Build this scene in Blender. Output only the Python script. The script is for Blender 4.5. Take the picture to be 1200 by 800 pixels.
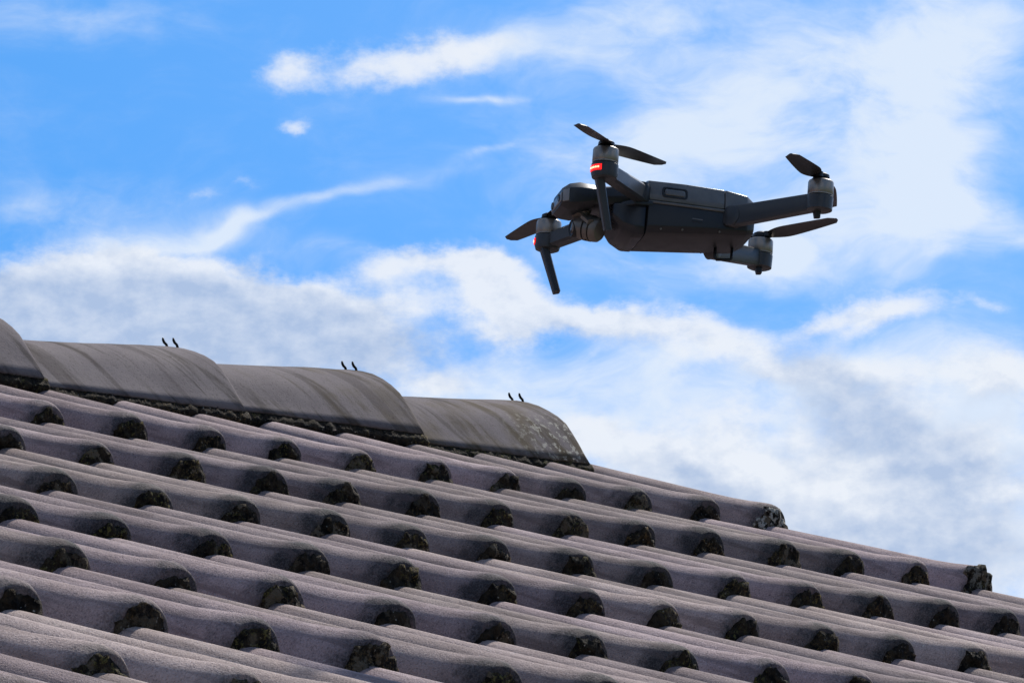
import bpy, bmesh, math, random
from math import sin, cos, pi, radians, sqrt
from mathutils import Vector, Matrix, noise

scene = bpy.context.scene
for o in list(bpy.data.objects):
    bpy.data.objects.remove(o)

# ------------------------------------------------------------------ camera
CAM = Vector((-7.5607, -5.8329, -0.9655)); YAW = 0.8704; PITCH = 0.1318; FPX = 7006.0
cd = bpy.data.cameras.new('camera'); cam = bpy.data.objects.new('camera', cd)
scene.collection.objects.link(cam); scene.camera = cam
cd.sensor_width = 36.0; cd.sensor_fit = 'HORIZONTAL'; cd.lens = FPX * 36 / 1200
cd.clip_start = 0.1; cd.clip_end = 20000
FW = Vector((sin(YAW) * cos(PITCH), cos(YAW) * cos(PITCH), sin(PITCH)))
RT = Vector((cos(YAW), -sin(YAW), 0)); UP = RT.cross(FW)
cam.matrix_world = Matrix(((RT.x, UP.x, -FW.x, CAM.x), (RT.y, UP.y, -FW.y, CAM.y),
                           (RT.z, UP.z, -FW.z, CAM.z), (0, 0, 0, 1)))

# ------------------------------------------------------------------ render / exposure
scene.view_settings.view_transform = 'Standard'; scene.view_settings.look = 'None'
scene.view_settings.exposure = 0.38; scene.view_settings.gamma = 1.0
scene.view_settings.use_curve_mapping = False

# ------------------------------------------------------------------ sun
SUN_EL = radians(43); SUN_AZ = radians(78)      # azimuth from +Y towards +X
sd = bpy.data.lights.new('sun', 'SUN'); sd.energy = 5.0; sd.angle = radians(3); sd.color = (1, .95, .88)
sun = bpy.data.objects.new('sun', sd); scene.collection.objects.link(sun)
sdir = Vector((sin(SUN_AZ) * cos(SUN_EL), cos(SUN_AZ) * cos(SUN_EL), sin(SUN_EL)))
sun.rotation_euler = (-sdir).to_track_quat('-Z', 'Y').to_euler()
sun.location = sdir * 30


# ------------------------------------------------------------------ node helper
class NT:
    def __init__(s, tree): s.t = tree; s.n = tree.nodes; s.l = tree.links
    def put(s, sock, v):
        if v is None: return
        if isinstance(v, bpy.types.NodeSocket): s.l.new(v, sock)
        else:
            try: sock.default_value = v
            except Exception: sock.default_value = (*v, 1.0)
    def math(s, op, a, b=None, c=None, clamp=False):
        n = s.n.new('ShaderNodeMath'); n.operation = op; n.use_clamp = clamp
        for i, v in enumerate((a, b, c)): s.put(n.inputs[i], v)
        return n.outputs[0]
    def vmath(s, op, a, b=None):
        n = s.n.new('ShaderNodeVectorMath'); n.operation = op
        s.put(n.inputs[0], a); s.put(n.inputs[1], b)
        return n.outputs[0]
    def comb(s, x, y, z=0.0):
        n = s.n.new('ShaderNodeCombineXYZ')
        for i, v in enumerate((x, y, z)): s.put(n.inputs[i], v)
        return n.outputs[0]
    def sep(s, v):
        n = s.n.new('ShaderNodeSeparateXYZ'); s.put(n.inputs[0], v); return n.outputs
    def noise(s, vec, scale, detail=4, rough=.5, dist=0.0, color=False):
        n = s.n.new('ShaderNodeTexNoise'); s.put(n.inputs['Vector'], vec)
        n.inputs['Scale'].default_value = scale; n.inputs['Detail'].default_value = detail
        n.inputs['Roughness'].default_value = rough; n.inputs['Distortion'].default_value = dist
        return n.outputs['Color' if color else 'Fac']
    def vor(s, vec, scale, feature='F1'):
        n = s.n.new('ShaderNodeTexVoronoi'); n.feature = feature; s.put(n.inputs['Vector'], vec)
        n.inputs['Scale'].default_value = scale
        return n.outputs['Distance']
    def step(s, v, a, b, lo=0.0, hi=1.0):
        n = s.n.new('ShaderNodeMapRange'); n.interpolation_type = 'SMOOTHSTEP'
        s.put(n.inputs[0], v); s.put(n.inputs[1], a); s.put(n.inputs[2], b)
        s.put(n.inputs[3], lo); s.put(n.inputs[4], hi)
        return n.outputs[0]
    def mix(s, fac, a, b, mode='MIX'):
        n = s.n.new('ShaderNodeMix'); n.data_type = 'RGBA'; n.blend_type = mode
        s.put(n.inputs[0], fac); s.put(n.inputs[6], a); s.put(n.inputs[7], b)
        return n.outputs[2]
    def bump(s, h, strength=.5, dist=.002, normal=None):
        n = s.n.new('ShaderNodeBump'); n.inputs['Strength'].default_value = strength
        n.inputs['Distance'].default_value = dist; s.put(n.inputs['Height'], h)
        if normal is not None: s.put(n.inputs['Normal'], normal)
        return n.outputs[0]
    def coord(s, name='Object'):
        n = s.n.new('ShaderNodeTexCoord'); return n.outputs[name]
    def scalev(s, v, k): return s.vmath('MULTIPLY', v, k)


# ------------------------------------------------------------------ world: sky with clouds
world = bpy.data.worlds.new('World'); scene.world = world; world.use_nodes = True
wt = world.node_tree; wt.nodes.clear(); W = NT(wt)
gen = W.coord('Generated')
gx, gy, gz = W.sep(gen)
DEG = 57.29578
az = W.math('MULTIPLY', W.math('ARCTAN2', gx, gy), DEG)          # degrees
el = W.math('MULTIPLY', W.math('ARCSINE', gz), DEG)
AZ0 = YAW * DEG; EL0 = PITCH * DEG
u = W.math('SUBTRACT', az, AZ0); v = W.math('SUBTRACT', el, EL0)  # degrees from a fixed bearing
P0 = W.comb(u, v)
# ragged edges: warp by noise
n1 = W.noise(W.scalev(P0, (.9, 1.3, 1)), 1.1, 6, .62, color=True)
w1 = W.scalev(W.vmath('SUBTRACT', n1, (.5, .5, .5)), (.75, .55, 0))
Pw = W.vmath('ADD', P0, w1)
n2 = W.noise(W.scalev(P0, (.5, .8, 1)), .8, 3, .5, color=True)
Pv = W.vmath('ADD', P0, W.scalev(W.vmath('SUBTRACT', n2, (.5, .5, .5)), (2.2, 1.2, 0)))

def blobs(vec, lst):
    """sum of soft elliptical patches; lst of (bearing, height, rx, ry, tilt, weight) in degrees"""
    tot = 0.0
    vec = W.vmath('ADD', W.vmath('MULTIPLY', vec, (1, 1, 0)), (0, 0, 1))
    for (bx, by, rx, ry, tl, wgt) in lst:
        c, s = cos(radians(tl)), sin(radians(tl))
        ab = []
        for e, f, r in ((c, s, rx), (-s, c, ry)):
            n = W.n.new('ShaderNodeVectorMath'); n.operation = 'DOT_PRODUCT'
            W.put(n.inputs[0], vec); n.inputs[1].default_value = (e / r, f / r, -(e * bx + f * by) / r); ab.append(n.outputs['Value'])
        r2 = W.math('MULTIPLY_ADD', ab[0], ab[0], W.math('MULTIPLY', ab[1], ab[1]))
        tot = W.math('MULTIPLY_ADD', W.math('POWER', .367879, r2), wgt, tot)
    return tot

KD = DEG / FPX
def px(x, y, rx, ry, tl=0, wgt=1.0):
    return ((x - 600) * KD, (400 - y) * KD, rx * KD, ry * KD, tl, wgt)

# heaped clouds with firm upper edges
heap = blobs(Pw, [
    px(60, 395, 150, 75, 0, 1.1), px(130, 325, 85, 42, 6, .8), px(205, 340, 75, 40, -10, .75), px(250, 400, 130, 62, -6, .9), px(350, 352, 85, 26, -4, .75), px(420, 400, 120, 45, -4, .8),
    px(10, 345, 60, 28, 20, .5), px(475, 312, 60, 20, 2, .8), px(565, 318, 42, 30, -10, 1.0), px(600, 360, 45, 42, -25, 1.0), px(490, 350, 70, 18, 0, .5),
    px(690, 372, 75, 26, 0, .75), px(800, 385, 100, 24, -8, .7), px(880, 415, 120, 22, -4, .45), px(560, 440, 120, 30, 0, .2),
    px(450, 76, 85, 34, 6, .62), px(335, 84, 42, 26, 12, .58), px(530, 66, 60, 26, -5, .55), px(600, 60, 55, 18, 0, .35), px(340, 138, 24, 14, 15, .62),
    px(232, 222, 36, 14, 4, .42), px(288, 208, 22, 8, -12, .32),
    px(700, 512, 60, 26, -12, .85), px(790, 545, 110, 40, -14, .65), px(930, 590, 170, 55, -12, .7), px(1100, 640, 220, 75, -8, .75),
    px(1165, 440, 60, 32, 0, .7), px(1040, 362, 75, 22, 12, .75), px(960, 380, 60, 16, 10, .35), px(860, 500, 90, 40, -25, .5), px(1010, 490, 90, 50, -15, .7), px(1130, 540, 120, 60, 0, .7), px(1060, 440, 90, 30, 0, .4), px(1150, 362, 45, 10, -4, .45),
    px(510, 452, 45, 16, 0, .6), px(930, 435, 90, 14, 4, .4),
])
fb = W.noise(W.scalev(P0, (1.1, 1.6, 1)), 1.6, 7, .62)
heap_d = W.math('ADD', heap, W.math('MULTIPLY', W.math('SUBTRACT', fb, .5), 1.05))
heap_a = W.step(heap_d, .20, .86)
fb2 = W.noise(W.scalev(W.vmath('ADD', P0, (.09, .13, 0)), (1.1, 1.6, 1)), 1.6, 5, .6)
relief = W.math('MULTIPLY', W.math('SUBTRACT', fb2, fb), 1.5)
# thin veils
veil = blobs(Pv, [
    px(900, 100, 250, 90, 18, .55), px(1010, 200, 150, 90, 35, .62), px(1095, 215, 62, 75, -10, .9), px(980, 285, 170, 34, 8, .62),
    px(720, 30, 130, 45, 10, .5), px(1120, 50, 120, 60, -30, .5), px(620, 60, 80, 20, 0, .3), px(760, 300, 120, 24, 0, .30), px(800, 180, 150, 60, 20, .45),
    px(345, 255, 150, 7, 12, .50), px(210, 275, 130, 16, 6, .40), px(80, 250, 150, 40, 0, .30), px(60, 20, 160, 34, 0, .28),
    px(565, 190, 50, 6, 18, .35), px(900, 440, 260, 40, 0, .42), px(600, 480, 170, 40, 0, .5), px(1150, 300, 80, 14, 15, .35),
    px(1190, 30, 60, 50, 0, .4), px(570, 108, 60, 6, 3, .45), px(1000, 600, 420, 120, -6, .75), px(1160, 480, 120, 90, 0, .5), px(420, 300, 70, 14, -14, .3),
])
fv = W.noise(W.scalev(Pv, (.8, 1.5, 1)), 1.1, 7, .6)
veil_d = W.math('ADD', W.math('MULTIPLY', veil, W.math('MULTIPLY_ADD', fv, 1.9, .05)), W.math('MULTIPLY_ADD', heap, .20, W.math('MULTIPLY', W.math('SUBTRACT', fv, .36, clamp=True), .75)))
veil_a = W.math('MULTIPLY', W.step(veil_d, .04, 1.05), .95)
# the same broken cloud over the rest of the sky
outside = W.step(W.math('MAXIMUM', W.math('DIVIDE', W.math('ABSOLUTE', u), 7.5), W.math('DIVIDE', W.math('ABSOLUTE', v), 5.0)), .8, 1.6)
gen_n = W.noise(W.scalev(gen, (1, 1, 2.2)), 2.6, 6, .58, .3)
gen_a = W.math('MULTIPLY', W.math('MULTIPLY', W.step(gen_n, .42, .66), outside), .9)
# grey bellies of the heaps
belly = blobs(Pw, [
    px(1060, 620, 240, 80, -5, .40), px(760, 560, 90, 40, -15, .3),
    px(110, 380, 210, 66, 0, 1.3), px(330, 398, 210, 46, -5, 1.25), px(690, 395, 110, 24, -4, .55), px(1000, 480, 75, 45, -20, .85),
    px(1075, 515, 90, 42, 0, .6), px(930, 450, 70, 24, -10, .45), px(1180, 560, 90, 22, 0, .6), px(1170, 480, 40, 30, 0, .5), px(860, 575, 60, 24, -30, .5), px(960, 410, 80, 24, 0, .35), px(1150, 640, 160, 60, 0, .35),
    px(1030, 640, 100, 40, 0, .25), px(800, 540, 40, 20, -20, .3),
])
fbel = W.noise(W.scalev(P0, (1, 1.4, 1)), 1.3, 5, .55)
bel = W.math('MULTIPLY', W.step(W.math('MULTIPLY', belly, W.math('MULTIPLY_ADD', fbel, 1.7, .2)), .05, .95), .95)
# clear air: physical sky, looked up a little higher in the dome
sky = wt.nodes.new('ShaderNodeTexSky'); sky.sky_type = 'NISHITA'; sky.sun_disc = False
sky.sun_elevation = SUN_EL; sky.sun_rotation = SUN_AZ; sky.air_density = 1.0; sky.dust_density = .3; sky.ozone_density = 3.0
hi = W.vmath('NORMALIZE', W.vmath('ADD', gen, (0, 0, .42)))
W.put(sky.inputs['Vector'], hi)
hs = wt.nodes.new('ShaderNodeHueSaturation'); hs.inputs['Saturation'].default_value = 1.42; hs.inputs['Value'].default_value = 1.01
hs.inputs['Hue'].default_value = .497
W.put(hs.inputs['Color'], sky.outputs[0])
SKY_STRENGTH = .13
clear = hs.outputs[0]
EXPO = 2 ** -.38 / SKY_STRENGTH
WHITE = (.84 * EXPO, .885 * EXPO, .96 * EXPO, 1)
GREY = (.43 * EXPO, .545 * EXPO, .76 * EXPO, 1)
VEIL = (.74 * EXPO, .84 * EXPO, .98 * EXPO, 1)
c1 = W.mix(veil_a, clear, VEIL)
hc = W.mix(W.math('ADD', W.math('MULTIPLY', bel, .85), relief, clamp=True), WHITE, GREY)
c2 = W.mix(W.math('MULTIPLY', heap_a, .93), c1, hc)
c3 = W.mix(gen_a, c2, W.mix(W.step(gen_n, .6, .8), WHITE, GREY))
world.cycles.sampling_method = 'MANUAL'; world.cycles.sample_map_resolution = 256
bg = wt.nodes.new('ShaderNodeBackground'); W.put(bg.inputs['Color'], c3); bg.inputs['Strength'].default_value = SKY_STRENGTH
wo = wt.nodes.new('ShaderNodeOutputWorld'); wt.links.new(bg.outputs[0], wo.inputs['Surface'])


# ------------------------------------------------------------------ material helpers
def new_mat(name):
    m = bpy.data.materials.new(name); m.use_nodes = True
    t = m.node_tree; t.nodes.clear(); N = NT(t)
    b = t.nodes.new('ShaderNodeBsdfPrincipled'); o = t.nodes.new('ShaderNodeOutputMaterial')
    t.links.new(b.outputs[0], o.inputs[0])
    return m, N, b

def plain(name, col, rough=.5, metal=0.0, grain=0.0, gscale=900, var=.12, spec=.35):
    m, N, b = new_mat(name)
    co = N.coord('Object')
    nz = N.noise(co, 60, 4, .6)
    f = N.step(nz, .3, .7, 1 - var, 1 + var)
    N.put(b.inputs['Base Color'], N.mix(1.0, (*col, 1), N.comb(f, f, f), 'MULTIPLY'))
    N.put(b.inputs['Roughness'], N.step(nz, .3, .7, max(.02, rough - .3 * var), rough + .3 * var))
    b.inputs['Metallic'].default_value = metal
    b.inputs['Specular IOR Level'].default_value = spec
    if grain: N.put(b.inputs['Normal'], N.bump(N.noise(co, gscale, 2, .5), grain, .0003))
    return m

# weathered concrete tile
def tile_material():
    m, N, b = new_mat('weathered_tile_concrete')
    co = N.coord('Object')
    oi = N.n.new('ShaderNodeObjectInfo'); rnd = oi.outputs['Random']
    tone = N.step(rnd, 0.0, 1.0, .76, 1.14)
    off = N.comb(N.math('MULTIPLY', rnd, 37.0), N.math('MULTIPLY', rnd, 91.0), N.math('MULTIPLY', rnd, 13.0))
    p = N.vmath('ADD', co, off)
    big = N.noise(p, 9, 4, .6); mid = N.noise(p, 38, 5, .65); fine = N.noise(p, 430, 2, .7)
    gr = N.noise(p, 900, 2, .6)
    base = N.mix(N.step(big, .3, .7), (.225, .170, .155, 1), (.325, .256, .236, 1))
    base = N.mix(N.step(mid, .45, .75, 0, .55), base, (.165, .125, .120, 1))
    base = N.mix(N.step(fine, .52, .70, 0, .38), base, (.46, .38, .36, 1))
    base = N.mix(N.step(fine, .46, .34, 0, .5), base, (.080, .060, .057, 1))
    # pale lichen specks and pits
    spk = N.math('MULTIPLY', N.step(N.vor(p, 75), .10, .05), N.step(big, .52, .60, 0, .8))
    base = N.mix(spk, base, (.42, .40, .34, 1))
    pit = N.step(N.vor(p, 140), .16, .06)
    base = N.mix(N.math('MULTIPLY', pit, N.step(mid, .5, .6, 0, .8)), base, (.05, .042, .045, 1))
    # algae on the nose of the tile (local y = 0 at the nose, positive up the slope)
    y = N.sep(co)[1]
    yn = N.math('ADD', y, N.math('MULTIPLY', N.math('SUBTRACT', mid, .5), .09))
    yn = N.math('ADD', yn, N.math('MULTIPLY', N.math('SUBTRACT', rnd, .5), .03))
    alg = N.step(yn, .040, -.008, 0, .95)
    base = N.mix(alg, base, N.mix(N.step(fine, .4, .65), (.022, .022, .024, 1), (.070, .066, .066, 1)))
    # darker, pinker tone low in the pans, uneven by noise
    z = N.sep(co)[2]
    pan = N.math('MULTIPLY', N.step(z, .012, -.006), N.step(big, .4, .6, .1, .5))
    base = N.mix(pan, base, (.20, .125, .12, 1))
    # run-off streaks down the rolls
    sx, sy, sz = N.sep(p)
    stn = N.noise(N.comb(sx, N.math('MULTIPLY', sy, .06), sz), 75, 4, .6)
    base = N.mix(N.step(stn, .48, .66, 0, .6), base, (.120, .088, .082, 1))
    r2 = N.math('FRACT', N.math('MULTIPLY', rnd, 7.31))
    base = N.mix(1.0, base, N.comb(tone, N.math('MULTIPLY', tone, N.step(r2, 0.0, 1.0, .985, 1.01)), N.math('MULTIPLY', tone, N.step(r2, 0.0, 1.0, 1.06, .99))), 'MULTIPLY')
    N.put(b.inputs['Base Color'], base)
    b.inputs['Roughness'].default_value = .85
    b.inputs['Specular IOR Level'].default_value = .12
    h = N.math('ADD', N.math('MULTIPLY', gr, .6), N.math('ADD', N.math('MULTIPLY', fine, 1.0), N.math('MULTIPLY', mid, 1.2)))
    h = N.math('SUBTRACT', h, N.math('MULTIPLY', pit, .8))
    N.put(b.inputs['Normal'], N.bump(h, .8, .0020))
    return m

def moss_material():
    m, N, b = new_mat('dark_moss')
    co = N.coord('Object')
    oi = N.n.new('ShaderNodeObjectInfo'); rnd = oi.outputs['Random']
    p = N.vmath('ADD', co, N.comb(N.math('MULTIPLY', rnd, 17.0), N.math('MULTIPLY', rnd, 53.0), 0.0))
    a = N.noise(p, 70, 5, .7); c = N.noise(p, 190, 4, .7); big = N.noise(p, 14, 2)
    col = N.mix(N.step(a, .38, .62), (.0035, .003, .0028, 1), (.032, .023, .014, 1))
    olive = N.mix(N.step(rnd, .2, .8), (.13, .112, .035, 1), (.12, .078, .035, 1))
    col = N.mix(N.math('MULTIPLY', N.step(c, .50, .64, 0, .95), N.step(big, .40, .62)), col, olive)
    lich = N.math('MULTIPLY', N.step(N.vor(p, 150), .26, .12), N.step(c, .5, .62))
    col = N.mix(N.math('MULTIPLY', lich, N.step(rnd, .0, 1.0, .25, .8)), col, (.33, .31, .27, 1))
    crust = N.math('MULTIPLY', N.step(N.noise(p, 48, 4, .65), .53, .60), N.step(N.math('FRACT', N.math('MULTIPLY', rnd, 5.17)), .25, .8, 0, .85))
    col = N.mix(N.math('MULTIPLY', crust, N.sep(oi.outputs['Color'])[1]), col, (.125, .098, .068, 1))
    oc = N.sep(oi.outputs['Color'])[0]
    pale = N.math('MULTIPLY', N.step(a, .50, .58), N.math('SUBTRACT', 1.0, oc))
    col = N.mix(pale, col, (.45, .43, .38, 1))
    N.put(b.inputs['Base Color'], col); b.inputs['Roughness'].default_value = .9
    b.inputs['Specular IOR Level'].default_value = .12
    N.put(b.inputs['Normal'], N.bump(N.math('ADD', a, c), 1.0, .006))
    return m

def cap_material():
    m, N, b = new_mat('weathered_ridge_concrete')
    co = N.coord('Object')
    oi = N.n.new('ShaderNodeObjectInfo'); rnd = oi.outputs['Random']; cr, cg, cb = N.sep(oi.outputs['Color'])
    p = N.vmath('ADD', co, N.comb(N.math('MULTIPLY', rnd, 29.0), N.math('MULTIPLY', rnd, 7.0), 0.0))
    # streaks run down the flank: little change along y,z, much along x
    sx, sy, sz = N.sep(p)
    sk = N.comb(N.math('MULTIPLY_ADD', sz, .5, sx), N.math('MULTIPLY', sy, .18), N.math('MULTIPLY', sz, .18))
    st = N.noise(sk, 26, 5, .6, .6); big = N.noise(p, 7, 4, .6); fine = N.noise(p, 260, 4, .7); mid = N.noise(p, 55, 5, .65)
    base = N.mix(N.step(big, .3, .7), (.118, .101, .103, 1), (.178, .155, .156, 1))
    base = N.mix(N.step(st, .5, .66, 0, .7), base, (.030, .026, .025, 1))
    base = N.mix(N.step(st, .46, .3, 0, .35), base, (.150, .126, .124, 1))
    base = N.mix(N.step(fine, .54, .74, 0, .3), base, (.16, .14, .132, 1))
    base = N.mix(N.step(fine, .46, .32, 0, .5), base, (.035, .028, .026, 1))
    st2 = N.noise(N.comb(N.math('MULTIPLY_ADD', sz, .45, sx), N.math('MULTIPLY', sy, .1), N.math('MULTIPLY', sz, .1)), 17, 4, .6, .5)
    base = N.mix(N.step(st2, .54, .64, 0, .5), base, (.038, .030, .030, 1))
    # olive-brown growth, stronger on some caps
    ol = N.math('MULTIPLY', N.step(N.math('ADD', big, N.math('MULTIPLY', st, .5)), .66, .90), cg)
    base = N.mix(ol, base, (.062, .045, .020, 1))
    # pale lichen towards the open end (local x = 0 at the large end)
    x = N.sep(co)[0]; z = N.sep(co)[2]
    lz = N.math('MULTIPLY', N.step(x, -.20, -.05), N.step(z, .098, .05))
    li = N.math('MULTIPLY', N.math('MULTIPLY', N.step(N.noise(p, 85, 5, .7), .53, .59), lz), cr)
    base = N.mix(N.math('MULTIPLY', li, .85), base, (.33, .31, .26, 1))
    sp = N.math('MULTIPLY', N.step(N.vor(p, 34), .13, .08), N.step(big, .52, .62))
    base = N.mix(N.math('MULTIPLY', sp, .8), base, (.035, .028, .026, 1))
    N.put(b.inputs['Base Color'], base); b.inputs['Roughness'].default_value = .92
    b.inputs['Specular IOR Level'].default_value = .06
    h = N.math('ADD', N.math('MULTIPLY', fine, .8), mid)
    N.put(b.inputs['Normal'], N.bump(h, .5, .0014))
    return m

M_TILE = tile_material(); M_MOSS = moss_material(); M_CAP = cap_material()
M_WIRE = plain('dark_steel_wire', (.012, .011, .011), .5, .6)
M_DECK = plain('roof_boards', (.12, .08, .05), .8)
M_WALL = plain('wall_plaster', (.55, .52, .46), .9)
def ground_mat():
    m, N, b = new_mat('grass_ground'); co = N.coord('Object')
    N.put(b.inputs['Base Color'], N.mix(N.step(N.noise(co, .6, 6, .65), .35, .65), (.045, .075, .022, 1), (.09, .10, .04, 1)))
    b.inputs['Roughness'].default_value = .95
    return m


# ------------------------------------------------------------------ mesh helpers
def link(name, mesh, mat=None, parent=None, loc=None):
    o = bpy.data.objects.new(name, mesh); scene.collection.objects.link(o)
    if mat is not None and mesh is not None and not mesh.materials: mesh.materials.append(mat)
    if parent is not None: o.parent = parent
    if loc is not None: o.location = loc
    return o

def mesh_from(name, verts, faces, smooth=True, mat=None):
    me = bpy.data.meshes.new(name); me.from_pydata(verts, [], faces); me.update()
    bm = bmesh.new(); bm.from_mesh(me); bmesh.ops.recalc_face_normals(bm, faces=bm.faces); bm.to_mesh(me); bm.free()
    if smooth:
        for p in me.polygons: p.use_smooth = True
    if mat: me.materials.append(mat)
    return me

def box_mesh(name, x0, x1, y0, y1, z0, z1, mat=None):
    V = [(x, y, z) for x in (x0, x1) for y in (y0, y1) for z in (z0, z1)]
    F = [(0, 1, 3, 2), (4, 6, 7, 5), (0, 4, 5, 1), (2, 3, 7, 6), (0, 2, 6, 4), (1, 5, 7, 3)]
    return mesh_from(name, V, F, False, mat)


# ------------------------------------------------------------------ setting
g = link('ground', mesh_from('ground', [(-6000, -6000, -5), (6000, -6000, -5), (6000, 6000, -5), (-6000, 6000, -5)], [(0, 1, 2, 3)], False), ground_mat())
g['kind'] = 'structure'

# ------------------------------------------------------------------ roof
AL = 0.2978; PT = 0.165; EX = 0.4274; TW = -0.0067; SG = 0.0475
STEP = .030; RH = .039; RR_ = .039; N0 = -.009
def roof_pt(X, s, n=0.0):
    n = n + TW * X * s + SG * .1 * X * X
    return Vector((X, -s * cos(AL) - n * sin(AL), -s * sin(AL) + n * cos(AL)))

roof = link('house', None); roof.location = (0, 0, 0)
roof['label'] = 'house roof of weathered grey-purple concrete tiles with mossy ends and rounded ridge caps'
roof['category'] = 'roof'; roof['kind'] = 'thing'

def roll_h(d):
    a = abs(d) / RR_
    if a >= 1.25: return 0.0
    if a < .93:
        return RH * sqrt(max(0, 1 - (a * .97) ** 2.3))
    # small fillet into the pan
    a0 = .93; h0 = RH * sqrt(1 - (a0 * .97) ** 2.3); t = (a - a0) / (1.25 - a0)
    return h0 * (1 - t) ** 2.2

DS = [-.0824, -.066] + [d * RR_ / .043 for d in (-.0537, -.0495, -.045, -.0425, -.0400, -.0365, -.032, -.026, -.019, -.0095, 0, .0095, .019, .026, .032, .0365, .0400, .0425, .045, .0495, .0537)] + [.066, .0824]
def make_tile(seed):
    rs = random.Random(seed)
    xs = []
    for c in (-.0825, .0825):
        for d in DS:
            xs.append((c + d, d))
    L = EX + .07
    ys = [0.0, .0012, .0035, .008, .016, .03, .055, .09, .14, .2, .27, .34, .41, L]   # up the slope
    V = []; nx = len(xs); ny = len(ys)
    so = rs.uniform(0, 50)
    for yi, y in enumerate(ys):
        rnd = {0: .0030, 1: .0014, 2: .0004}.get(yi, 0)
        for (x, d) in xs:
            wob = (noise.noise(Vector((x * 9 + so, y * 6, so))) * .0009 + noise.noise(Vector((x * 40 + so, y * 30, so))) * .0005)
            h = roll_h(d * (1 + .03 * noise.noise(Vector((so, y * 5, 2)))) * (1 - .05 * math.exp(-(y / .05) ** 2)) * (1 + .07 * math.exp(-(y / .010) ** 1.5)))
            bul = (1 + .15 * math.exp(-(y / .05) ** 2)) * (1 - .10 * math.exp(-(y / .009) ** 1.5))
            n = h * bul - STEP * y / EX + wob - rnd
            ye = y + (noise.noise(Vector((x * 45 + so, 7, so))) * .003 if yi < 4 else 0)
            V.append((x, ye, n))
    T = .028
    for yi, y in enumerate(ys):
        for (x, d) in xs:
            V.append((x, y + .001, V[yi * nx + len(V) * 0 + xs.index((x, d))][2] - T))
    F = []
    o2 = nx * ny
    for j in range(ny - 1):
        for i in range(nx - 1):
            a = j * nx + i
            F.append((a, a + 1, a + nx + 1, a + nx)); F.append((o2 + a, o2 + a + nx, o2 + a + nx + 1, o2 + a + 1))
    for i in range(nx - 1):
        F.append((i, o2 + i, o2 + i + 1, i + 1)); a = (ny - 1) * nx + i
        F.append((a, a + 1, o2 + a + 1, o2 + a))
    for j in range(ny - 1):
        a = j * nx; F.append((a, a + nx, o2 + a + nx, o2 + a))
        a = j * nx + nx - 1; F.append((a, o2 + a, o2 + a + nx, a + nx))
    me = mesh_from('roof_tile', V, F, True, M_TILE)
    return me

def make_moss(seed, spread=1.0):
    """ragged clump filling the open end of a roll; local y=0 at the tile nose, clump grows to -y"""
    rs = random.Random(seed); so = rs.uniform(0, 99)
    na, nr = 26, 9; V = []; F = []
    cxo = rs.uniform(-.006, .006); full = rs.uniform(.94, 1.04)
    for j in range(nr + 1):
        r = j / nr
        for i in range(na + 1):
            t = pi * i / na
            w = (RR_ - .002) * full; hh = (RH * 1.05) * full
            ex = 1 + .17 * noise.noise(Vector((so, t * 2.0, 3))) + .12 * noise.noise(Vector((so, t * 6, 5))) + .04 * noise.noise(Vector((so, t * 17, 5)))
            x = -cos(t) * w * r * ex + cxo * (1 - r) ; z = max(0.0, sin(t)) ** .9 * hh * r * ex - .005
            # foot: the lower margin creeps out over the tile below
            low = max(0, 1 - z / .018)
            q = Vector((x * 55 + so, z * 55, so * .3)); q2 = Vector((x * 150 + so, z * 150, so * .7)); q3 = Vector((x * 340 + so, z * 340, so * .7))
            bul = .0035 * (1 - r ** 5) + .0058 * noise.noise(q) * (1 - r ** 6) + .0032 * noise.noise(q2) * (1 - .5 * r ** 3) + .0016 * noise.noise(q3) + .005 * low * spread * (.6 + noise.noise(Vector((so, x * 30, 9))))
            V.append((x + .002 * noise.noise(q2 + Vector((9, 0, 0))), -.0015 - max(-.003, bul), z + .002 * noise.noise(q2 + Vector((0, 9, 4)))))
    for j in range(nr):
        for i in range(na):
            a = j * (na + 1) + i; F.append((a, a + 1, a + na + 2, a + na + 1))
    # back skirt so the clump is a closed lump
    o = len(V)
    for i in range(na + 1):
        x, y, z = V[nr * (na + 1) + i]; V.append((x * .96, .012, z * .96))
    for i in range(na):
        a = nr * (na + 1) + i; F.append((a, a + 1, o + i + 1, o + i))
    return mesh_from('moss', V, F, True, M_MOSS)

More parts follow.
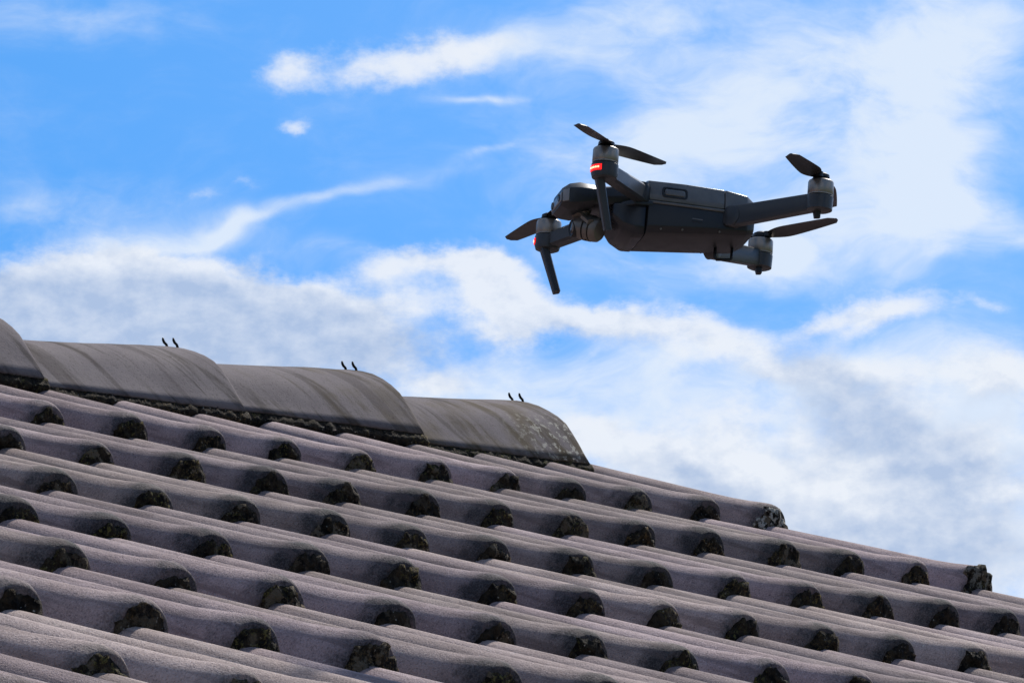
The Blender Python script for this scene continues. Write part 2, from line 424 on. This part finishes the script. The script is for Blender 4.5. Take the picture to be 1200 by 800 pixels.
tile_meshes = [make_tile(s) for s in range(6)]
moss_meshes = [make_moss(s, .5 + 1.3 * (s % 4) / 3) for s in range(14)]
end_moss = [make_moss(100 + s, 1.6) for s in range(2)]
rng = random.Random(5)
Rsl = Matrix(((1, 0, 0), (0, cos(AL), -sin(AL)), (0, sin(AL), cos(AL))))     # tile frame: x along ridge, y up the slope, z normal
NROW = 9
for k in range(NROW):
    far = -(14 + int(k * 2.5))           # roll columns to build in this course
    for c in range(0, far - 4, -2):      # tile holds columns c and c-1
        X = (c - .5) * PT
        dn = rng.uniform(-.002, .002); ds = rng.gauss(0, .007)
        o = link('roof_tile', tile_meshes[rng.randrange(6)], None, roof)
        M = Rsl @ Matrix.Rotation(.024 if k == 0 else 0, 3, 'X') @ Matrix.Rotation(rng.gauss(0, .010), 3, 'Z') @ Matrix.Rotation(rng.gauss(0, .011), 3, 'Y') @ Matrix.Rotation(-SG * .2 * X, 3, 'Y')
        o.matrix_world = Matrix.Translation(roof_pt(X, k * EX + ds, N0 + dn)) @ M.to_4x4()
        for side in (1, -1):
            if c - (0 if side > 0 else 1) < far: continue
            verge = (c == 0 and side == 1)
            me = end_moss[k % 2] if verge else moss_meshes[rng.randrange(14)]
            mo = link('moss', me, None, o)
            sc = rng.uniform(.93, 1.05)
            mo.matrix_parent_inverse = Matrix.Identity(4)
            mo.location = (side * .0825, 0, 0); mo.scale = (sc * rng.choice((-1, 1)), rng.uniform(.7, 1.2), sc * (1.08 if verge else rng.uniform(.90, 1.02)))
            mo.color = (.25 if (verge and k == 0) else (.7 if verge else 1.0), 1, 1, 1)

# boards under the tiles, far slope, gable
RY = .49; NB = -.115
def slab(name, pts, th, mat):
    V = [Vector(p) for p in pts]; n = len(V)
    nor = (V[1] - V[0]).cross(V[2] - V[0]).normalized()
    A = [tuple(p) for p in V] + [tuple(p - nor * th) for p in V]
    F = [tuple(range(n)), tuple(range(2 * n - 1, n - 1, -1))] + [(i, n + i, n + (i + 1) % n, (i + 1) % n) for i in range(n)]
    return link(name, mesh_from(name, A, F, False), mat, roof)
Xl, Xr = -7.2, .06
sb = NROW * EX - .3
a0 = Vector((0, RY, RY * math.tan(AL) + NB)); a1 = a0 + Vector((0, -(sb + .5) * cos(AL), -(sb + .5) * sin(AL)))
slab('roof_deck', [(Xl, a1.y, a1.z), (Xr, a1.y, a1.z), (Xr, a0.y - .002, a0.z), (Xl, a0.y - .002, a0.z)], .03, M_DECK)
slab('roof_deck', [(Xl, a0.y + .002, a0.z + .03), (Xr, a0.y + .002, a0.z + .03), (Xr, 2 * RY - a1.y, a1.z + .03), (Xl, 2 * RY - a1.y, a1.z + .03)], .05, M_DECK)
yw0, yw1 = a1.y + .5, 2 * RY - a1.y - .5
V = []
for x in (Xr - .35, Xr - .10):
    V += [(x, yw0, -5), (x, yw1, -5), (x, yw1, a1.z + .08), (x, RY, a0.z - .05), (x, yw0, a1.z + .08)]
link('gable_wall', mesh_from('gable_wall', V, [(0, 1, 2, 3, 4), (9, 8, 7, 6, 5)] + [(i, 5 + i, 5 + (i + 1) % 5, (i + 1) % 5) for i in range(5)], False), M_WALL, roof)
link('front_wall', box_mesh('front_wall', Xl + .2, Xr - .36, yw0 + .01, yw0 + .25, -5, a1.z + .05), M_WALL, roof)

# ------------------------------------------------------------------ ridge caps
PROF = [(.000, .000), (.012, .018), (.024, .035), (.038, .054), (.052, .070), (.068, .083), (.086, .094), (.108, .104), (.130, .1105), (.152, .1142), (.172, .1152)]
def make_cap(seed):
    rs = random.Random(seed); so = rs.uniform(0, 50)
    half = PROF[-1][0]
    prof = [(y - half, z) for y, z in PROF] + [(half - y, z) for y, z in PROF[-2::-1]]
    # local x: 0 at the large open end, negative towards the tucked end
    xs = [0, -.0015, -.004, -.009, -.02, -.045, -.08, -.12, -.17, -.22, -.27, -.32, -.37, -.41, -.45]
    V = []; n = len(prof)
    for xi, x in enumerate(xs):
        t = -x / .413
        sc = 1 - .075 * t; dz = -.021 * t; b = {0: .0035, 1: .0015, 2: .0004}.get(xi, 0)
        for (y, z) in prof:
            wob = .0022 * noise.noise(Vector((x * 7 + so, y * 14, z * 14))) + .0006 * noise.noise(Vector((x * 40 + so, y * 40, z * 40)))
            k = sqrt(y * y + (z + .06) ** 2)
            zz = z * (1 - .06 * t) + dz * (z / .1152) ** .6
            V.append((x + (.002 * noise.noise(Vector((so, y * 30, z * 30))) if xi < 3 else 0), y * sc * (1 - b / k) + wob * y / k, zz + (wob - b) * (z + .06) / k))
    o2 = len(V)
    for i, (x, y, z) in enumerate(list(V)):
        k = sqrt(y * y + (z + .06) ** 2); V.append((x, y * (1 - .014 / k), z - .014 * (z + .05) / k))
    F = []; m = len(xs)
    for j in range(m - 1):
        for i in range(n - 1):
            a = j * n + i; F.append((a, a + 1, a + n + 1, a + n)); F.append((o2 + a, o2 + a + n, o2 + a + n + 1, o2 + a + 1))
        for e in (0, n - 1):
            a = j * n + e; F.append((a, a + n, o2 + a + n, o2 + a))
    for j in (0, m - 1):
        for i in range(n - 1):
            a = j * n + i; F.append((a, o2 + a, o2 + a + 1, a + 1))
    return mesh_from('ridge_tile', V, F, True, M_CAP)

def make_mortar(seed, L=.43):
    rs = random.Random(seed); so = rs.uniform(0, 99)
    nx, V, F = 110, [], []
    half = PROF[-1][0]
    sec = [(-half + .035, .012), (-half + .012, .003), (-half + .002, -.002), (-half - .002, -.008), (-half - .004, -.014), (-half + .002, -.024), (-half + .05, -.032)]
    for i in range(nx + 1):
        x = .004 - L * i / nx
        for j, (y, z) in enumerate(sec):
            q = Vector((x * 60 + so, j * .6, 1)); q2 = Vector((x * 190 + so, j * 1.1, 4))
            a = .0026 * noise.noise(q) + .0012 * noise.noise(q2)
            taper = .075 * (-x / .413)
            V.append((x, y * (1 - taper * .9) - a, z + .5 * a + .0018 * noise.noise(q2 + Vector((0, 7, 0)))))
    m = len(sec)
    for i in range(nx):
        for j in range(m - 1):
            a = i * m + j; F.append((a, a + 1, a + m + 1, a + m))
        a = i * m; F.append((a, a + m, a + 2 * m - 1, a + m - 1))
    F.append(tuple(range(m))); F.append(tuple(range(nx * m + m - 1, nx * m - 1, -1)))
    return mesh_from('mortar_bed', V, F, True, M_MOSS)

def tube(pts, rad, seg=8, cap=True):
    V = []; F = []
    n = len(pts); pts = [Vector(p) for p in pts]
    rads = rad if isinstance(rad, (list, tuple)) else [rad] * n
    prev = None
    for i, p in enumerate(pts):
        d = (pts[min(i + 1, n - 1)] - pts[max(i - 1, 0)]).normalized()
        a = d.orthogonal().normalized() if prev is None else (prev - d * prev.dot(d)).normalized()
        prev = a; b = d.cross(a)
        for k in range(seg):
            t = 2 * pi * k / seg; V.append(tuple(p + (a * cos(t) + b * sin(t)) * rads[i]))
    for i in range(n - 1):
        for k in range(seg):
            F.append((i * seg + k, i * seg + (k + 1) % seg, (i + 1) * seg + (k + 1) % seg, (i + 1) * seg + k))
    if cap: F.append(tuple(range(seg))[::-1]); F.append(tuple((n - 1) * seg + k for k in range(seg)))
    return V, F

def merged(name, parts, mat, smooth=True):
    V = []; F = []
    for v, f in parts:
        o = len(V); V += list(v); F += [tuple(i + o for i in q) for q in f]
    return mesh_from(name, V, F, smooth, mat)

def clip_mesh():
    pr = []
    zt = PROF[-1][1]
    for y, zo in ((-.036, -.0035), (-.014, -.001)):
        pr.append(tube([(.002, y, zt + zo - .004), (-.001, y, zt + zo + .0025), (-.006, y, zt + zo + .0055), (-.0085, y, zt + zo + .009), (-.009, y, zt + zo + .0125)], [.0020, .0021, .0022, .0020, .0014], 8))
    return merged('ridge_clip', pr, M_WIRE)

CLIP = clip_mesh()
cap_end = [(-.065, .1195), (-.478, .1310), (-.891, .1265), (-1.330, .1375), (-1.745, .138), (-2.16, .144), (-2.58, .150)]
cap_col = [(1, .7, 0), (0, .5, 0), (0, .15, 0), (0, .1, 0), (0, .3, 0), (0, .3, 0), (0, .3, 0)]
for j, (X, z) in enumerate(cap_end):
    o = link('ridge_tile', make_cap(30 + j), None, roof)
    o.location = (X, .317 + PROF[-1][0], z); o.rotation_euler = (rng.gauss(0, .008), 0, rng.gauss(0, .006))
    o.color = (*cap_col[j], 1)
    mb = link('mortar_bed', make_mortar(60 + j, .425 if j else .425), None, o); mb.matrix_parent_inverse = Matrix.Identity(4); mb.color = (1, .1, 0, 1)
    cl = link('ridge_clip', CLIP, None, o); cl.matrix_parent_inverse = Matrix.Identity(4); cl.location = (-.012, 0, 0)

# ------------------------------------------------------------------ drone
M_BODY = plain('charcoal_plastic', (.0125, .0135, .0155), .40, 0, .25, 1500)
M_SHELL = plain('grey_satin_plastic', (.105, .103, .103), .32, 0, .2, 1500)
M_ARM = plain('arm_grey_plastic', (.032, .033, .035), .36, 0, .2, 1500, .05)
M_CHIN = plain('dark_blue_grey_plastic', (.012, .013, .016), .30, 0, .2, 1500)
M_DARK = plain('black_plastic', (.008, .008, .009), .45)
M_BELL = plain('bronze_grey_motor_metal', (.25, .215, .185), .36, .75, 0, 900, .02)
M_GIM = plain('gimbal_grey_metal', (.145, .125, .105), .36, .5, 0, 900, .03)
M_LENS = plain('dark_lens_glass', (.004, .004, .006), .06)
M_SENS = plain('sensor_window', (.20, .195, .19), .30)
M_BLADE = plain('blade_plastic', (.024, .023, .023), .36)
def led_mat():
    m, N, b = new_mat('red_status_light'); co = N.coord('Object')
    b.inputs['Base Color'].default_value = (.5, .01, .01, 1); b.inputs['Roughness'].default_value = .3
    b.inputs['Emission Color'].default_value = (1, .012, .008, 1); b.inputs['Emission Strength'].default_value = 1.15
    return m
def led_dot_mat():
    m, N, b = new_mat('lit_diode'); co = N.coord('Object')
    b.inputs['Base Color'].default_value = (.8, .2, .1, 1)
    b.inputs['Emission Color'].default_value = (1, .30, .16, 1); b.inputs['Emission Strength'].default_value = 3.5
    return m
M_LED = led_mat(); M_DOT = led_dot_mat()

Fc = Vector((-.975, .125, .186)).normalized(); Lc = Vector((.213, .254, .9435)); Lc = (Lc - Fc * Lc.dot(Fc)).normalized(); Uc = Fc.cross(Lc)
def cam2w(v): return RT * v.x + UP * v.y - FW * v.z
Fw_, Lw_, Uw_ = cam2w(Fc), cam2w(Lc), cam2w(Uc)
DEPTH = 6.0
dpos = CAM + (FW + RT * ((799 - 600) / FPX) + UP * ((400 - 266) / FPX)) * DEPTH
drone = link('drone', None)
drone.matrix_world = Matrix(((Fw_.x, Lw_.x, Uw_.x, dpos.x), (Fw_.y, Lw_.y, Uw_.y, dpos.y), (Fw_.z, Lw_.z, Uw_.z, dpos.z), (0, 0, 0, 1)))
drone['label'] = 'dark grey quadcopter drone with folding arms hovering in the sky above the roof'
drone['category'] = 'drone'

def finish(name, bm, mat, parent, bevel=0.0, seg=2, ang=30):
    """millimetre bmesh -> metre mesh object"""
    bmesh.ops.remove_doubles(bm, verts=bm.verts, dist=.001)
    bmesh.ops.recalc_face_normals(bm, faces=bm.faces)
    if bevel:
        ed = [e for e in bm.edges if len(e.link_faces) == 2 and e.calc_face_angle(0) > radians(18)]
        bmesh.ops.bevel(bm, geom=ed, offset=bevel, segments=seg, profile=.5, affect='EDGES', clamp_overlap=True)
    bmesh.ops.scale(bm, vec=(.001, .001, .001), verts=bm.verts)
    me = bpy.data.meshes.new(name); bm.to_mesh(me); bm.free()
    for p in me.polygons: p.use_smooth = True
    me.set_sharp_from_angle(angle=radians(ang))
    o = link(name, me, mat, parent); o.matrix_parent_inverse = Matrix.Identity(4)
    return o

def add_loft(bm, rings):
    R = [[bm.verts.new(p) for p in r] for r in rings]
    n = len(R[0])
    for a, b in zip(R, R[1:]):
        for i in range(n): bm.faces.new((a[i], a[(i + 1) % n], b[(i + 1) % n], b[i]))
    bm.faces.new(R[0][::-1]); bm.faces.new(R[-1])

def add_cyl(bm, c0, c1, r0, r1=None, seg=28):
    r1 = r0 if r1 is None else r1
    c0 = Vector(c0); c1 = Vector(c1); d = (c1 - c0).normalized(); a = d.orthogonal().normalized(); b = d.cross(a)
    add_loft(bm, [[c + (a * cos(2 * pi * k / seg) + b * sin(2 * pi * k / seg)) * r for k in range(seg)] for c, r in ((c0, r0), (c1, r1))])

def add_lathe(bm, c, axis, prof, seg=32):
    c = Vector(c); d = Vector(axis).normalized(); a = d.orthogonal().normalized(); b = d.cross(a)
    add_loft(bm, [[c + d * h + (a * cos(2 * pi * k / seg) + b * sin(2 * pi * k / seg)) * r for k in range(seg)] for h, r in prof])

def add_box(bm, c, ax, ay, az_):
    c, ax, ay, az_ = Vector(c), Vector(ax), Vector(ay), Vector(az_)
    add_loft(bm, [[c + ax * sx + ay * sy + az_ * sz for sx, sy in ((-1, -1), (1, -1), (1, 1), (-1, 1))] for sz in (-1, 1)])

def ring(x, half, xs=0):      # half: list of (y,z) from bottom to top on the left side; mirrored
    return [(x + xs * 0, y, z) for y, z in half] + [(x, -y, z) for y, z in half[::-1]]

# lower hull
bm = bmesh.new()
add_loft(bm, [ring(-67, [(18, -8), (28, -6.5), (31, -3), (32, 6)]),
              ring(-58, [(26, -12), (34, -11), (38.5, -7.5), (39.5, 7.5)]),
              ring(-20, [(29, -16), (36, -14.8), (40.8, -10), (41.6, 7.5)]),
              ring(44.6, [(28, -23.5), (35.5, -21.5), (40.3, -15.5), (41.2, 7.5)])])
finish('hull', bm, M_BODY, drone, .9, 2)
bm = bmesh.new()
add_loft(bm, [ring(45.4, [(26, -25), (33, -23), (37, -16.5), (38, 7)]),
              ring(56, [(25, -26), (32, -23.5), (36.3, -16.5), (37.3, 7)]),
              ring(68, [(20, -21), (28, -18.5), (33, -13), (34.5, 6.5)]),
              ring(78, [(15, -8), (23, -7), (28, -4), (30, 6)])])
finish('chin', bm, M_CHIN, drone, 1.5, 3)
# upper shell middle + tail (battery)
bm = bmesh.new()
add_loft(bm, [ring(-66, [(31, 6.6), (33, 14), (30, 25), (22, 27)]),
              ring(-57, [(38, 8), (39.5, 16), (36, 29.5), (27, 32)]),
              ring(-37, [(41, 8), (42, 16), (38.5, 31.5), (29, 34)]),
              ring(-33.6, [(41, 8), (42, 16), (38.5, 31.7), (29, 34.2)])])
finish('tail_shell', bm, M_SHELL, drone, .9, 2)
bm = bmesh.new()
add_loft(bm, [ring(-32.8, [(41, 11.5), (41.8, 17), (38.5, 31.7), (29, 34.2)]),
              ring(8, [(41.4, 11.5), (42, 17), (38.7, 32.4), (29, 35)]),
              ring(45.5, [(40.4, 11.5), (41.2, 17), (37.6, 31.8), (28, 34.2)])])
bat = finish('battery', bm, M_SHELL, drone, .8, 2)
bm = bmesh.new()      # belt between hull and battery
add_loft(bm, [ring(-33, [(41.2, 7.9), (42.4, 9), (42.4, 10.4), (41, 11)]), ring(8, [(41.6, 7.9), (42.8, 9), (42.8, 10.4), (41, 11)]), ring(48, [(40.6, 7.9), (41.6, 9), (41.6, 10.4), (40, 11)])])
finish('side_belt', bm, M_SHELL, drone, .5, 2)
# latch buttons in a shallow frame on both flanks of the battery
for s in (1, -1):
    bm = bmesh.new()
    def rr(cx, cz, hx, hz, r, y):
        P = []
        for sx, sz, t0 in ((1, 1, 0), (-1, 1, 90), (-1, -1, 180), (1, -1, 270)):
            for k in range(5):
                t = radians(t0 + 22.5 * k); P.append((cx + sx * (hx - r) + r * cos(t), s * (y - (sz * (hz - r) + r * sin(t)) * .17), cz + sz * (hz - r) + r * sin(t)))
        return P
    add_loft(bm, [rr(18.5, 21, 13, 5.6, 3, 39.5), rr(18.5, 21, 13, 5.6, 3, 41.9), rr(18.5, 21, 11.2, 4.0, 2.4, 41.9), rr(18.5, 21, 11.2, 4.0, 2.4, 40.6)])
    lf = finish('latch_frame', bm, M_DARK, bat, .2, 1)
    bm = bmesh.new()
    add_loft(bm, [rr(18.5, 21, 10.4, 3.3, 2, 40.2), rr(18.5, 21, 10.4, 3.3, 2, 42.2), rr(18.5, 21, 9.4, 2.4, 1.5, 42.9)])
    finish('latch_button', bm, M_SHELL, bat, .3, 1)
# front deck behind the nose
bm = bmesh.new()
add_loft(bm, [ring(46.3, [(36, 8), (37.5, 17), (33, 28.5), (24, 31.5)]),
              ring(58, [(29, 7), (31, 16), (28, 27), (21, 29.5)]),
              ring(90, [(23, 5), (26, 13), (24, 22.5), (18, 25)]),
              ring(104, [(24, 3), (28, 11), (26, 22), (20, 24.5)])])
finish('front_deck', bm, M_BODY, drone, 1.0, 2)
# nose block
bm = bmesh.new()
add_loft(bm, [ring(96, [(20, 2), (29, 7), (30, 18), (22, 24.5)]),
              ring(112, [(20, -3), (31, 2), (32, 17), (24, 25)]),
              ring(122, [(18, -3), (29.5, 1), (30.5, 16), (22, 23)]),
              ring(129, [(16, 1), (23, 4), (24, 13), (18, 18)])])
nose = finish('nose', bm, M_BODY, drone, .9, 2)
bm = bmesh.new()
add_loft(bm, [[(129.2, sy * 22.5, sz) for sy, sz in ((-1, 3.5), (1, 3.5), (1, 13.5), (-1, 13.5))], [(130.4, sy * 21.5, sz) for sy, sz in ((-1, 4.5), (1, 4.5), (1, 12.5), (-1, 12.5))]])
finish('sensor_window', bm, M_SENS, nose, .4, 2)
for s in (1, -1):
    bm = bmesh.new(); add_lathe(bm, (130.2, s * 15, 8.5), (1, 0, 0), [(0, 4), (1.2, 3.6), (.8, 2.6), (.5, .4)], 20); finish('sensor_eye', bm, M_LENS, nose)
    # pale cheek facet beside the window
    bm = bmesh.new(); add_box(bm, (125.8, s * 27.0, 8.8), (2.6, -2.6 * s, -.2), (.7, .7 * s, 0), (.2, .3 * s, 6.0)); finish('cheek_panel', bm, M_SENS, nose, .5, 2)
# vents, ports and screws on the hull flank
for s in (1, -1):
    for dz in (0, 2.6):
        bm = bmesh.new(); add_box(bm, (-6, s * 40.6, -5.4 + dz), (5.5, 0, 0), (0, .8, 0), (0, 0, .55)); finish('vent_slit', bm, M_SHELL if dz else M_DARK, drone, .2, 1)
    for x, z in ((30, -16.5), (-30, -11.5), (8, -14.5)):
        bm = bmesh.new(); add_cyl(bm, (x, s * 37.0, z), (x, s * 39.3, z - .5), 1.2, 1.0, 12); finish('screw', bm, M_GIM, drone)
for i in range(5):
    bm = bmesh.new(); add_box(bm, (-66.5, 14 - 7 * i, 0), (1.2, 0, 0), (0, 2.2, 0), (0, 0, 4)); finish('rear_vent', bm, M_DARK, drone, .5, 1)
# shoulder blocks where the front arms are hinged
for s in (1, -1):
    bm = bmesh.new()
    add_loft(bm, [[(38, s * 30, 4), (70, s * 25, 3), (70, s * 32, 3), (58, s * 42, 4), (40, s * 41.5, 5)], [(38, s * 30, 9), (70, s * 25, 8), (70, s * 32, 8), (58, s * 42.5, 9.5), (40, s * 42, 10)]])
    finish('shoulder', bm, M_BODY, drone, 1, 2)
    bm = bmesh.new(); add_lathe(bm, (52, s * 35, 8), (0, 0, 1), [(0, 9.5), (1, 10), (16, 10), (18, 9), (20, 8.6), (20.5, 5)]); finish('hinge', bm, M_DARK, drone, 0)

def add_bar(bm, p0, p1, h0, h1, w0, w1, up=Vector((0, 0, 1)), chamfer=.28, n=6):
    p0, p1 = Vector(p0), Vector(p1); d = (p1 - p0).normalized(); side = up.cross(d).normalized(); uu = d.cross(side)
    rings = []
    for i in range(n):
        t = i / (n - 1); c = p0.lerp(p1, t); h = (h0 + (h1 - h0) * t) / 2; w = (w0 + (w1 - w0) * t) / 2; k = chamfer
        rings.append([c + side * (w * a) + uu * (h * b) for a, b in ((-1, -1 + k), (-1 + k, -1), (1 - k, -1), (1, -1 + k), (1, 1 - k), (1 - k, 1), (-1 + k, 1), (-1, 1 - k))])
    add_loft(bm, rings)

BLADE = None
def blade_mesh(mir):
    L, V, F = 102.0, [], []
    st = 16
    for i in range(st + 1):
        t = i / st; x = 5 + (L - 5) * t
        ch = 8 + 13 * sin(min(1, t / .30) * pi / 2) * (1 - .55 * max(0, (t - .30) / .70) ** 1.5)
        if t > .93: ch *= sqrt(max(.03, 1 - ((t - .93) / .075) ** 2))
        tw = radians(16 - 11 * t); th = 1.5 * (1 - .5 * t); cam_ = .07 * ch; dz = 1.0 * t * t
        for k, (a, b) in enumerate(((-.5, 0), (-.25, .7), (.05, 1), (.3, .7), (.5, 0), (.3, -.45), (.05, -.3), (-.25, -.35))):
            yy = a * ch; zz = b * th + cam_ * (1 - 4 * a * a)
            V.append((x / 1000, mir * (yy * cos(tw) - zz * sin(tw) - 2.5 * (1 - t)) / 1000, (yy * sin(tw) + zz * cos(tw) + dz) / 1000))
    for i in range(st):
        for k in range(8): a = i * 8; F.append((a + k, a + (k + 1) % 8, a + 8 + (k + 1) % 8, a + 8 + k))
    F.append(tuple(range(8))); F.append(tuple(st * 8 + k for k in range(8)))
    me = mesh_from('blade', V, F, True, M_BLADE); me.set_sharp_from_angle(angle=radians(40))
    return me
BLADE = {1: blade_mesh(1), -1: blade_mesh(-1)}

# (motor x, y, base z, hinge point, front?, blade bearings in degrees from forward towards left)
for (mx, my, zb, hp, front, angs) in ((110.5, 130, 0, (52, 36, 17.5), True, ((223, -5), (62, 8))), (109.5, -130, 0, (52, -36, 17.5), True, ((-78, 0), (102, 0))),
                                      (-111, 119, 0, (-42, 42.5, 4), False, ((58, 6), (250, 0))), (-110.5, -117, 6, (-42, -40, -6), False, ((124, 0), (-56, 0)))):
    s = 1 if my > 0 else -1
    m = Vector((mx, my, 0)); h = Vector(hp)
    out = Vector((mx - h.x, my - h.y, 0)).normalized()
    bm = bmesh.new()
    if front:
        add_bar(bm, h, m + Vector((0, 0, zb + 6.5)) - out * 6, 19, 15.5, 13, 15)
        add_lathe(bm, m, (0, 0, 1), [(zb - 3.5, 9), (zb - 2, 12.2), (zb + 2, 13.4), (zb + 11.5, 13.4), (zb + 12.3, 12.6)])
    else:
        add_bar(bm, h, m + Vector((0, 0, zb + 7)) - out * 7, 20.5, 17, 9.5, 12, chamfer=.16)
        nrm = Vector((0, 0, 1)).cross(out)
        add_lathe(bm, h, nrm, [(-6.2, 9.4), (-5.4, 10.6), (5.4, 10.6), (6.2, 9.4)], 32)
        add_lathe(bm, m, (0, 0, 1), [(zb - 2.5, 10.5), (zb - 1.5, 12.6), (zb + 11.5, 13.2), (zb + 12.3, 12.6)])
    arm = finish('arm', bm, M_ARM, drone, 0, 2, 35)
    if front:
        # landing leg hanging from the motor mount
        bm = bmesh.new()
        p0 = m + Vector((5, -2 * s, zb + 2)); add_bar(bm, p0, p0 + Vector((-15, -12 * s, -52)), 10.5, 8.2, 8.5, 7.2, Vector((0, 1, 0)), .3, 5)
        finish('landing_leg', bm, M_ARM, arm, 0, 2, 35)
        # status light on the rim of the mount, facing forward and outward
        bm = bmesh.new(); a0 = math.atan2(.55 * s, 1.0); rings = []
        for k in range(9):
            a = a0 - .62 + 1.24 * k / 8
            rings.append([m + Vector((cos(a) * r, sin(a) * r, zb + z)) for r, z in ((13.0, 2.6), (14.2, 3.0), (14.2, 8.6), (13.0, 9.0))])
        add_loft(bm, rings); finish('status_light', bm, M_LED, arm, 0, 1)
        bm = bmesh.new()
        for k in range(5):
            a = a0 - .38 + .76 * k / 4; d = Vector((cos(a), sin(a), 0))
            add_cyl(bm, m + d * 13.8 + Vector((0, 0, zb + 5.8)), m + d * 14.7 + Vector((0, 0, zb + 5.8)), 1.15, .9, 10)
        finish('diode_row', bm, M_DOT, arm, 0, 1)
    else:
        bm = bmesh.new(); add_bar(bm, m + Vector((2, -3 * s, zb - 1)), m + Vector((1, -4 * s, zb - 9)), 9, 7, 7, 5.5, Vector((0, 1, 0)), .3, 3)
        finish('landing_foot', bm, M_DARK, arm, 0, 1)
    bm = bmesh.new()
    add_lathe(bm, m, (0, 0, 1), [(zb + 12.4, 11.4), (zb + 13.0, 12.7), (zb + 14.2, 12.9), (zb + 14.5, 12.5), (zb + 15.0, 12.9), (zb + 26.6, 12.8), (zb + 28.0, 12.2), (zb + 28.7, 10.6), (zb + 28.9, 6)])
    mot = finish('motor', bm, M_BELL, drone, 0, 1, 50)
    bm = bmesh.new(); add_lathe(bm, m, (0, 0, 1), [(zb + 28.2, 10.4), (zb + 29.6, 10.0), (zb + 30.2, 7.0)]); finish('motor_cap', bm, M_DARK, mot, 0, 1)
    pr = link('propeller', None, None, drone); pr.matrix_parent_inverse = Matrix.Identity(4)
    bm = bmesh.new(); add_lathe(bm, (0, 0, 0), (0, 0, 1), [(-1.0, 5.5), (1.0, 8.5), (4.5, 8.0), (6.3, 5.0), (6.8, 1.5)], 24)
    for a, _ in angs:
        d = Vector((cos(radians(a)), sin(radians(a)), 0)); add_cyl(bm, d * 8.5 + Vector((0, 0, 0)), d * 8.5 + Vector((0, 0, 5.2)), 4.6, 4.2, 16)
    hub = finish('propeller_hub', bm, M_DARK, pr, 0, 1, 40)
    pr.location = (mx / 1000, my / 1000, (zb + 30.2) / 1000)
    for a, droop in angs:
        b = link('blade', BLADE[-1 if mx * my > 0 and front or (not front and my < 0) else 1], None, pr); b.matrix_parent_inverse = Matrix.Identity(4)
        b.location = (0, 0, .0028); b.rotation_euler = (0, radians(droop), radians(a))

# gimbal camera under the nose
gb = link('gimbal', None, None, drone); gb.matrix_parent_inverse = Matrix.Identity(4)
bm = bmesh.new()
add_lathe(bm, (103, 0, 6), (.35, .25, -1), [(-6, 9), (0, 9.6), (5, 9.6), (6, 8.8), (8, 8.8), (9, 7.5), (11.5, 7.2)], 28)
add_bar(bm, (103, 6, -4), (97, 15, -12), 6, 7, 5, 5, Vector((1, 0, 0)))
finish('gimbal_arm', bm, M_GIM, gb, 0, 1, 35)
AXG = Vector((-.72, .62, -.30)).normalized(); CG = Vector((98, -4, -12))
bm = bmesh.new()
add_lathe(bm, CG, AXG, [(-12, 5), (-11, 9), (-8, 12.0), (-3, 13.3), (3, 13.6), (3.2, 13.0)], 36)
camb = finish('gimbal_camera', bm, M_GIM, gb, 0, 1, 35)
bm = bmesh.new(); add_lathe(bm, CG, AXG, [(3.2, 12.2), (4.6, 12.2)], 32); finish('camera_groove', bm, M_DARK, camb, 0, 1)
bm = bmesh.new(); add_lathe(bm, CG, AXG, [(4.6, 13.0), (5.0, 13.5), (9.4, 13.3), (9.8, 12.8)], 36); finish('camera_ring', bm, M_GIM, camb, 0, 1, 35)
bm = bmesh.new(); add_lathe(bm, CG, AXG, [(9.8, 11.8), (11, 11.8)], 32); finish('camera_groove', bm, M_DARK, camb, 0, 1)
bm = bmesh.new(); add_lathe(bm, CG, AXG, [(11, 12.4), (11.4, 12.9), (16, 12.2), (18, 10.5), (18.6, 8)], 36); finish('camera_end', bm, M_GIM, camb, 0, 1, 35)
for k in range(4):
    a = .6 + 1.57 * k; e1 = AXG.orthogonal().normalized(); e2 = AXG.cross(e1); d = e1 * cos(a) + e2 * sin(a)
    bm = bmesh.new(); add_cyl(bm, CG + AXG * 7 + d * 12.8, CG + AXG * 7 + d * 14.0, 1.3, 1.1, 10); finish('camera_screw', bm, M_DARK, camb, 0, 1)
LB = CG + Vector((6, -3, -2))
bm = bmesh.new(); add_lathe(bm, LB, (1, .1, -.1), [(0, 9), (6, 9), (8, 8), (7.1, 7)], 28); finish('lens_barrel', bm, M_DARK, camb, 0, 1)
bm = bmesh.new(); add_lathe(bm, LB, (1, .1, -.1), [(6.1, 7.1), (7.1, 5.5), (7.6, 2.5), (7.7, .3)], 24); finish('lens', bm, M_LENS, camb, 0, 1, 80)
# wire loop under the tail
V, F = tube([(-38, -10, -12), (-38, -10, -24), (-40, -10, -26), (-54, -10, -24.5), (-55.5, -10, -22.5), (-55.5, -10, -9)], 1.6, 10)
lo = link('underside_loop', mesh_from('underside_loop', [tuple(c / 1000 for c in p) for p in V], F, True), M_DARK, drone); lo.matrix_parent_inverse = Matrix.Identity(4)
